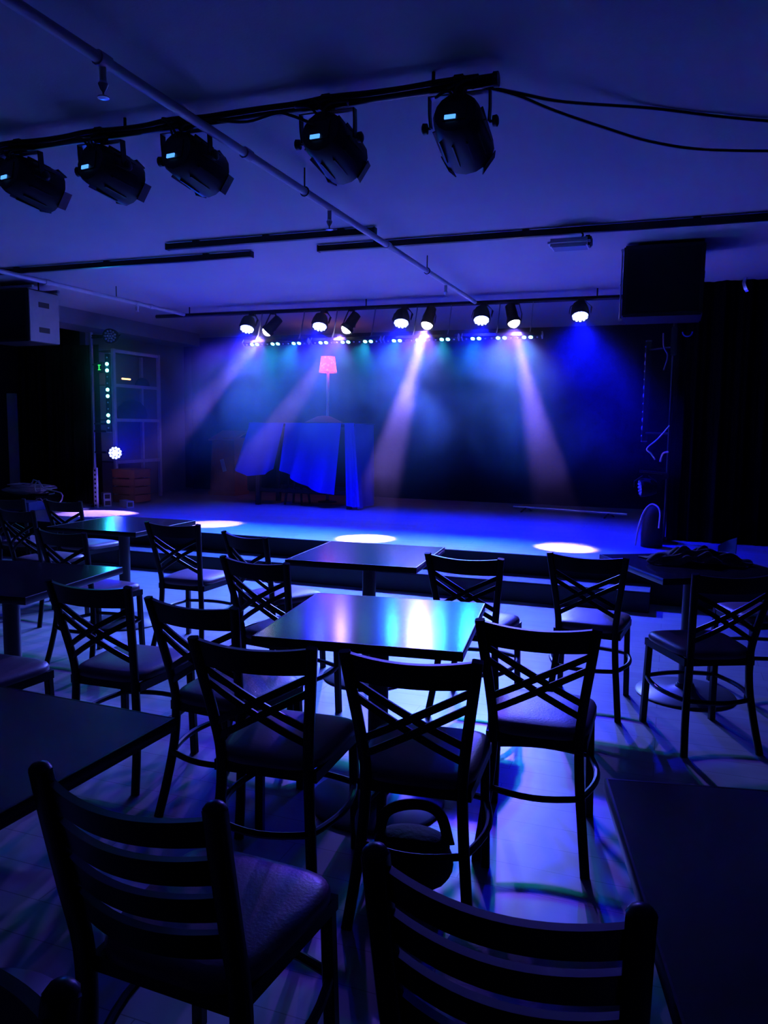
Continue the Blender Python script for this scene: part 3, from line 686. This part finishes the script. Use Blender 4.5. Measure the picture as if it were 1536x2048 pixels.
make_table((.145, 4.65), R(-61), 'square table carrying a crumpled black cloth')

# ------------------------------------------------------------------ chairs
def seat_mesh():
    m = MB(); n = 44; rings = []
    def outline(t, inset):
        a = 2*math.pi*t; c, s = math.cos(a), math.sin(a); e = .42
        x = math.copysign(abs(c)**e, c); y = math.copysign(abs(s)**e, s)
        w = .19+.018*y; return Vector((x*(w-inset), .285+y*(.205-inset), 0))
    prof = [(.012, .438), (.0, .446), (0, .462), (.006, .474), (.03, .482), (.08, .487), (.15, .489)]
    for ins, z in prof:
        rings.append([outline(i/n, ins)+Vector((0, 0, z)) for i in range(n)])
    vs = [p for r in rings for p in r]; fs = []
    for j in range(len(rings)-1):
        for i in range(n): l = (i+1) % n; fs.append((j*n+i, j*n+l, (j+1)*n+l, (j+1)*n+i))
    fs.append(tuple(reversed(range(n)))); fs.append(tuple((len(rings)-1)*n+i for i in range(n)))
    return m.add(vs, fs)
def post(s, taper=True):
    k = [(.19, 0, .862), (.178, .026, .76), (.158, .066, .60), (.146, .092, .46), (.152, .09, .30), (.168, .062, .14), (.184, .025, 0)] if taper else [(.19, 0, .862), (.188, .02, .76), (.185, .055, .60), (.182, .085, .46), (.182, .088, .30), (.184, .065, .14), (.188, .03, 0)]
    return smoothpath([(s*a, b, c) for a, b, c in k], 4)
def common(T, wood=False):
    MBs = 'blackwood' if wood else 'blackmetal'
    for s in (-1, 1):
        pw = .04 if wood else .032
        MB().sweep(post(s, not wood), rect(pw*.7, pw, .004), up=(1, 0, 0)).build('back_leg', MBs, T, angle=50)
        MB().sweep([(s*.176, .455, .44), (s*.186, .468, 0)], rect(.03, .03, .004), up=(0, 1, 0)).build('front_leg', MBs, T)
    seat_mesh().build('seat', 'vinyl', T, angle=60)
    fr = MB()
    fr.sweep([(-.165, .1, .425), (.165, .1, .425), (.19, .46, .425), (-.19, .46, .425)], rect(.02, .035), closed=True, up=(0, 0, 1)); fr.build('seat_frame', MBs, T)
    L = [(-.156, .082), (.156, .082), (.181, .462), (-.181, .462)]
    ring = []
    for i in range(4):
        a = Vector((*L[i], .245)); b = Vector((*L[(i+1) % 4], .245)); d = (b-a).normalized(); nr = Vector((d.y, -d.x, 0))
        for k in range(8): t = k/8; ring.append(a.lerp(b, t)+nr*(.04*math.sin(math.pi*t)))
    MB().tube(ring, .0115, 8, closed=True).build('ring_stretcher', MBs, T)
def backpt(u, z):                       # a point on the bowed back surface, u from -1 to 1
    k = [(.862, .19, 0), (.76, .178, .026), (.60, .158, .066), (.46, .146, .092)]
    for (z1, w1, y1), (z0, w0, y0) in zip(k, k[1:]):
        if z >= z0 or z0 == .46:
            t = (z-z0)/(z1-z0); w = w0+(w1-w0)*t; y = y0+(y1-y0)*t; break
    return Vector((u*w, y-.032*(1-u*u), z))
def make_cross_chair():
    T = thing('cross_back_chair', 'x', 'chair')
    common(T)
    def rail(u, v):
        u = u*2-1; z = .772+(.858-.772)*v
        z += (-.014*(1-u*u)) if v > .5 else (-.004*(1-u*u)); return backpt(u, z)
    MB().grid(rail, 16, 4, thick=(0, .02, 0)).build('top_rail', 'blackmetal', T, angle=60)
    for (za, zb) in ((.765, .575), (.715, .525)):
        for s in (-1, 1):
            pth = [backpt(s*(-1+2*t/14), za+(zb-za)*t/14)+Vector((0, .01+.006*s, 0)) for t in range(15)]
            MB().sweep(pth, rect(.012, .022, .002), up=(0, 0, 1)).build('cross_bar', 'blackmetal', T)
    return T
def make_ladder_chair():
    T = thing('ladder_back_chair', 'x', 'chair')
    common(T, True)
    for s in (-1, 1):
        MB().lathe([(.02, 0), (.021, .008), (.015, .016), (.004, .02)], Matrix.Translation((s*.19, 0, .858)), 12).build('post_cap', 'blackwood', T)
    for zc in (.815, .735, .655, .575):
        def slat(u, v):
            u = u*2-1; z = zc-.027+.054*v; p = backpt(u, z); p.x = u*.186; p.y -= .012*(1-u*u); p.z -= .012*(1-u*u)*(1 if v > .5 else .8); return p
        MB().grid(slat, 16, 3, thick=(0, .018, 0)).build('slat', 'blackwood', T, angle=60)
    return T
cross = make_cross_chair(); ladder = make_ladder_chair()
used = set()
def chair(proto, x, y, deg, label):
    if proto.name not in used:
        used.add(proto.name); proto.location = (x, y, 0); proto.rotation_euler = (0, 0, R(deg)); proto['label'] = label; o = proto
    else: o = dup(proto, (x, y, 0), R(deg), label)
    o['group'] = 'cross-back chairs at the tables' if 'cross' in proto.name else 'ladder-back chairs at the dark tables'
    return o
KX = 'black cross-back chair '
chair(cross, -.655, 2.02, 7, KX+'with a dark bag under its seat, facing the streaked table')
chair(cross, -1.13, 1.97, 5, KX+'next to the one above the bag, facing the streaked table')
chair(cross, -.38, 2.52, 4, KX+'standing clear at the open side of the streaked table')
chair(cross, -2.15, 2.46, 2, KX+'with a purple lit seat beside the dull table with the cyan corner')
chair(cross, -1.59, 2.34, -4, KX+'at the streaked table corner nearest the dull table')
chair(cross, -1.83, 3.22, -9, KX+'drawn up in front of the lavender table')
chair(cross, -2.98, 4.2, 2, KX+'with a bright seat beside the table with the deep blue reflection')
chair(cross, -2.31, 3.95, -21, KX+'turned a little towards the lavender table, nearest the stage step')
chair(cross, -.94, 3.74, -3, KX+'on the open side of the lavender table')
chair(cross, -.37, 4.04, -2, KX+'with a lit seat between the lavender table and the cloth table')
chair(cross, -3.36, 3.63, -5, KX+'drawn up in front of the table with the deep blue reflection')
chair(cross, -4.46, 4.38, -7, KX+'by the blue reflection table, on its curtain leg side')
chair(cross, -4.65, 5.06, -3, KX+'between the blue reflection table and the stage step')
chair(cross, -5.2, 5.0, 4, KX+'farthest from the other chairs, near the coiled pale cable')
chair(cross, -2.63, 2.10, 0, KX+'tucked under the dull table with the cyan corner')
chair(cross, .305, 3.78, 25.6, KX+'turned towards the stage in front of the black cloth table')
chair(cross, .79, 5.04, 119, KX+'facing the black cloth table from the hung loudspeaker side')
KL = 'dark ladder-back chair '
chair(ladder, -.87, 1.07, -2, KL+'beside the unlit dark table')
chair(ladder, -.195, 1.03, -2, KL+'beside the dark table with the pale lit edge')
chair(ladder, -.80, .645, 178, KL+'turned away from the stage, one blue lit post end')

# ------------------------------------------------------------------ small things in the room
# crumpled black cloth on the table
rc = random.Random(11); ph = [rc.uniform(0, 6.28) for _ in range(8)]
def crumple(u, v):
    x, y = (u-.5)*2, (v-.5)*2; r = min(1, math.hypot(x, y)/1.15)
    h = (1-r)**.6*(.045+.03*abs(math.sin(5*x+3*y+ph[0]))+.025*abs(math.sin(9*y-4*x+ph[1]))+.015*math.sin(13*x+ph[2]))
    ed = 1+.12*math.sin(5*math.atan2(y, x)+ph[3])
    return Vector((.26*x*ed, .15*y*ed, .753+max(0.002, h)))
o = MB().grid(crumple, 34, 26, thick=(0, 0, -.002)).build('crumpled_cloth', 'darkcloth', angle=80)
o.location = (.17, 4.72, 0); o.rotation_euler = (0, 0, R(15)); tag(o, 'crumpled black cloth lying on a square table', 'cloth')
p = atz(1446, 1104, .755)
tag(MB().grid(lambda u, v: Vector((p.x-.03+.1*u, p.y+.0+.03*math.sin(u*4), .752+.10*v*(.4+.6*u))), 8, 6, thick=(.004, .006, 0)).build('folded_card', 'bluefolder'), 'small folded blue card standing by the crumpled black cloth', 'card')
# black bag under the chair
T = thing('shoulder_bag', 'soft black shoulder bag on the floor below a chair seat', 'bag', (-.725, 2.30, 0), R(7))
def blob(m, c, r, n=18, k=12, f=None):
    pr = []
    for j in range(k+1):
        a = math.pi*j/k-math.pi/2; pr.append((max(.001, math.cos(a)**.7 if math.cos(a) > 0 else .001), math.sin(a)))
    return m.lathe(pr, Matrix.Translation(c) @ Matrix.Diagonal((r[0], r[1], r[2], 1)), n)
blob(MB(), (0, 0, .095), (.135, .085, .095)).build('bag_body', 'darkcloth', T, angle=80)
blob(MB(), (.0, -.02, .165), (.125, .08, .04)).build('bag_flap', 'darkcloth', T, angle=80)
MB().sweep(smoothpath([(-.115, 0, .16), (-.08, -.02, .26), (.02, -.03, .30), (.09, -.02, .27), (.12, 0, .16)], 6), rect(.035, .006), up=(0, 1, 0)).build('strap', 'darkcloth', T, angle=60)
MB().box((.02, -.098, .165), (.05, .008, .02), bev=.002).build('buckle', 'chrome', T)

# ------------------------------------------------------------------ stage haze
def haze_mat():
    m = bpy.data.materials.new('stage_haze'); m.use_nodes = True; nt = m.node_tree; nt.nodes.clear()
    out = nt.nodes.new('ShaderNodeOutputMaterial'); vs = nt.nodes.new('ShaderNodeVolumeScatter')
    vs.inputs['Color'].default_value = (.9, .92, 1, 1); vs.inputs['Anisotropy'].default_value = .35
    tc = nt.nodes.new('ShaderNodeTexCoord')
    n = nt.nodes.new('ShaderNodeTexNoise'); n.inputs['Scale'].default_value = 1.3; n.inputs['Detail'].default_value = 3; n.inputs['Distortion'].default_value = .6
    nt.links.new(tc.outputs['Object'], n.inputs['Vector'])
    mr = nt.nodes.new('ShaderNodeMapRange'); mr.inputs['From Min'].default_value = .38; mr.inputs['From Max'].default_value = .66; mr.inputs['To Min'].default_value = .12; mr.inputs['To Max'].default_value = 1.9
    nt.links.new(n.outputs['Fac'], mr.inputs['Value'])
    sx = nt.nodes.new('ShaderNodeSeparateXYZ'); nt.links.new(tc.outputs['Object'], sx.inputs[0])
    hz = nt.nodes.new('ShaderNodeMapRange'); hz.interpolation_type = 'SMOOTHSTEP'
    hz.inputs['From Min'].default_value = .75; hz.inputs['From Max'].default_value = 1.95; hz.inputs['To Min'].default_value = .06; hz.inputs['To Max'].default_value = 1.0
    nt.links.new(sx.outputs['Z'], hz.inputs['Value'])
    m1 = nt.nodes.new('ShaderNodeMath'); m1.operation = 'MULTIPLY'; nt.links.new(mr.outputs[0], m1.inputs[0]); nt.links.new(hz.outputs[0], m1.inputs[1])
    m2 = nt.nodes.new('ShaderNodeMath'); m2.operation = 'MULTIPLY'; m2.inputs[1].default_value = HAZE; nt.links.new(m1.outputs[0], m2.inputs[0])
    nt.links.new(m2.outputs[0], vs.inputs['Density']); nt.links.new(vs.outputs[0], out.inputs['Volume'])
    return m
MAT['haze'] = haze_mat()
o = MB().box((-3.75, 9.5, 1.68), (7.7, 4.2, 2.5)).build('stage_haze', 'haze', smooth=False)
tag(o, 'thin drifting haze above the stage lit blue and teal', 'haze', kind='stuff')
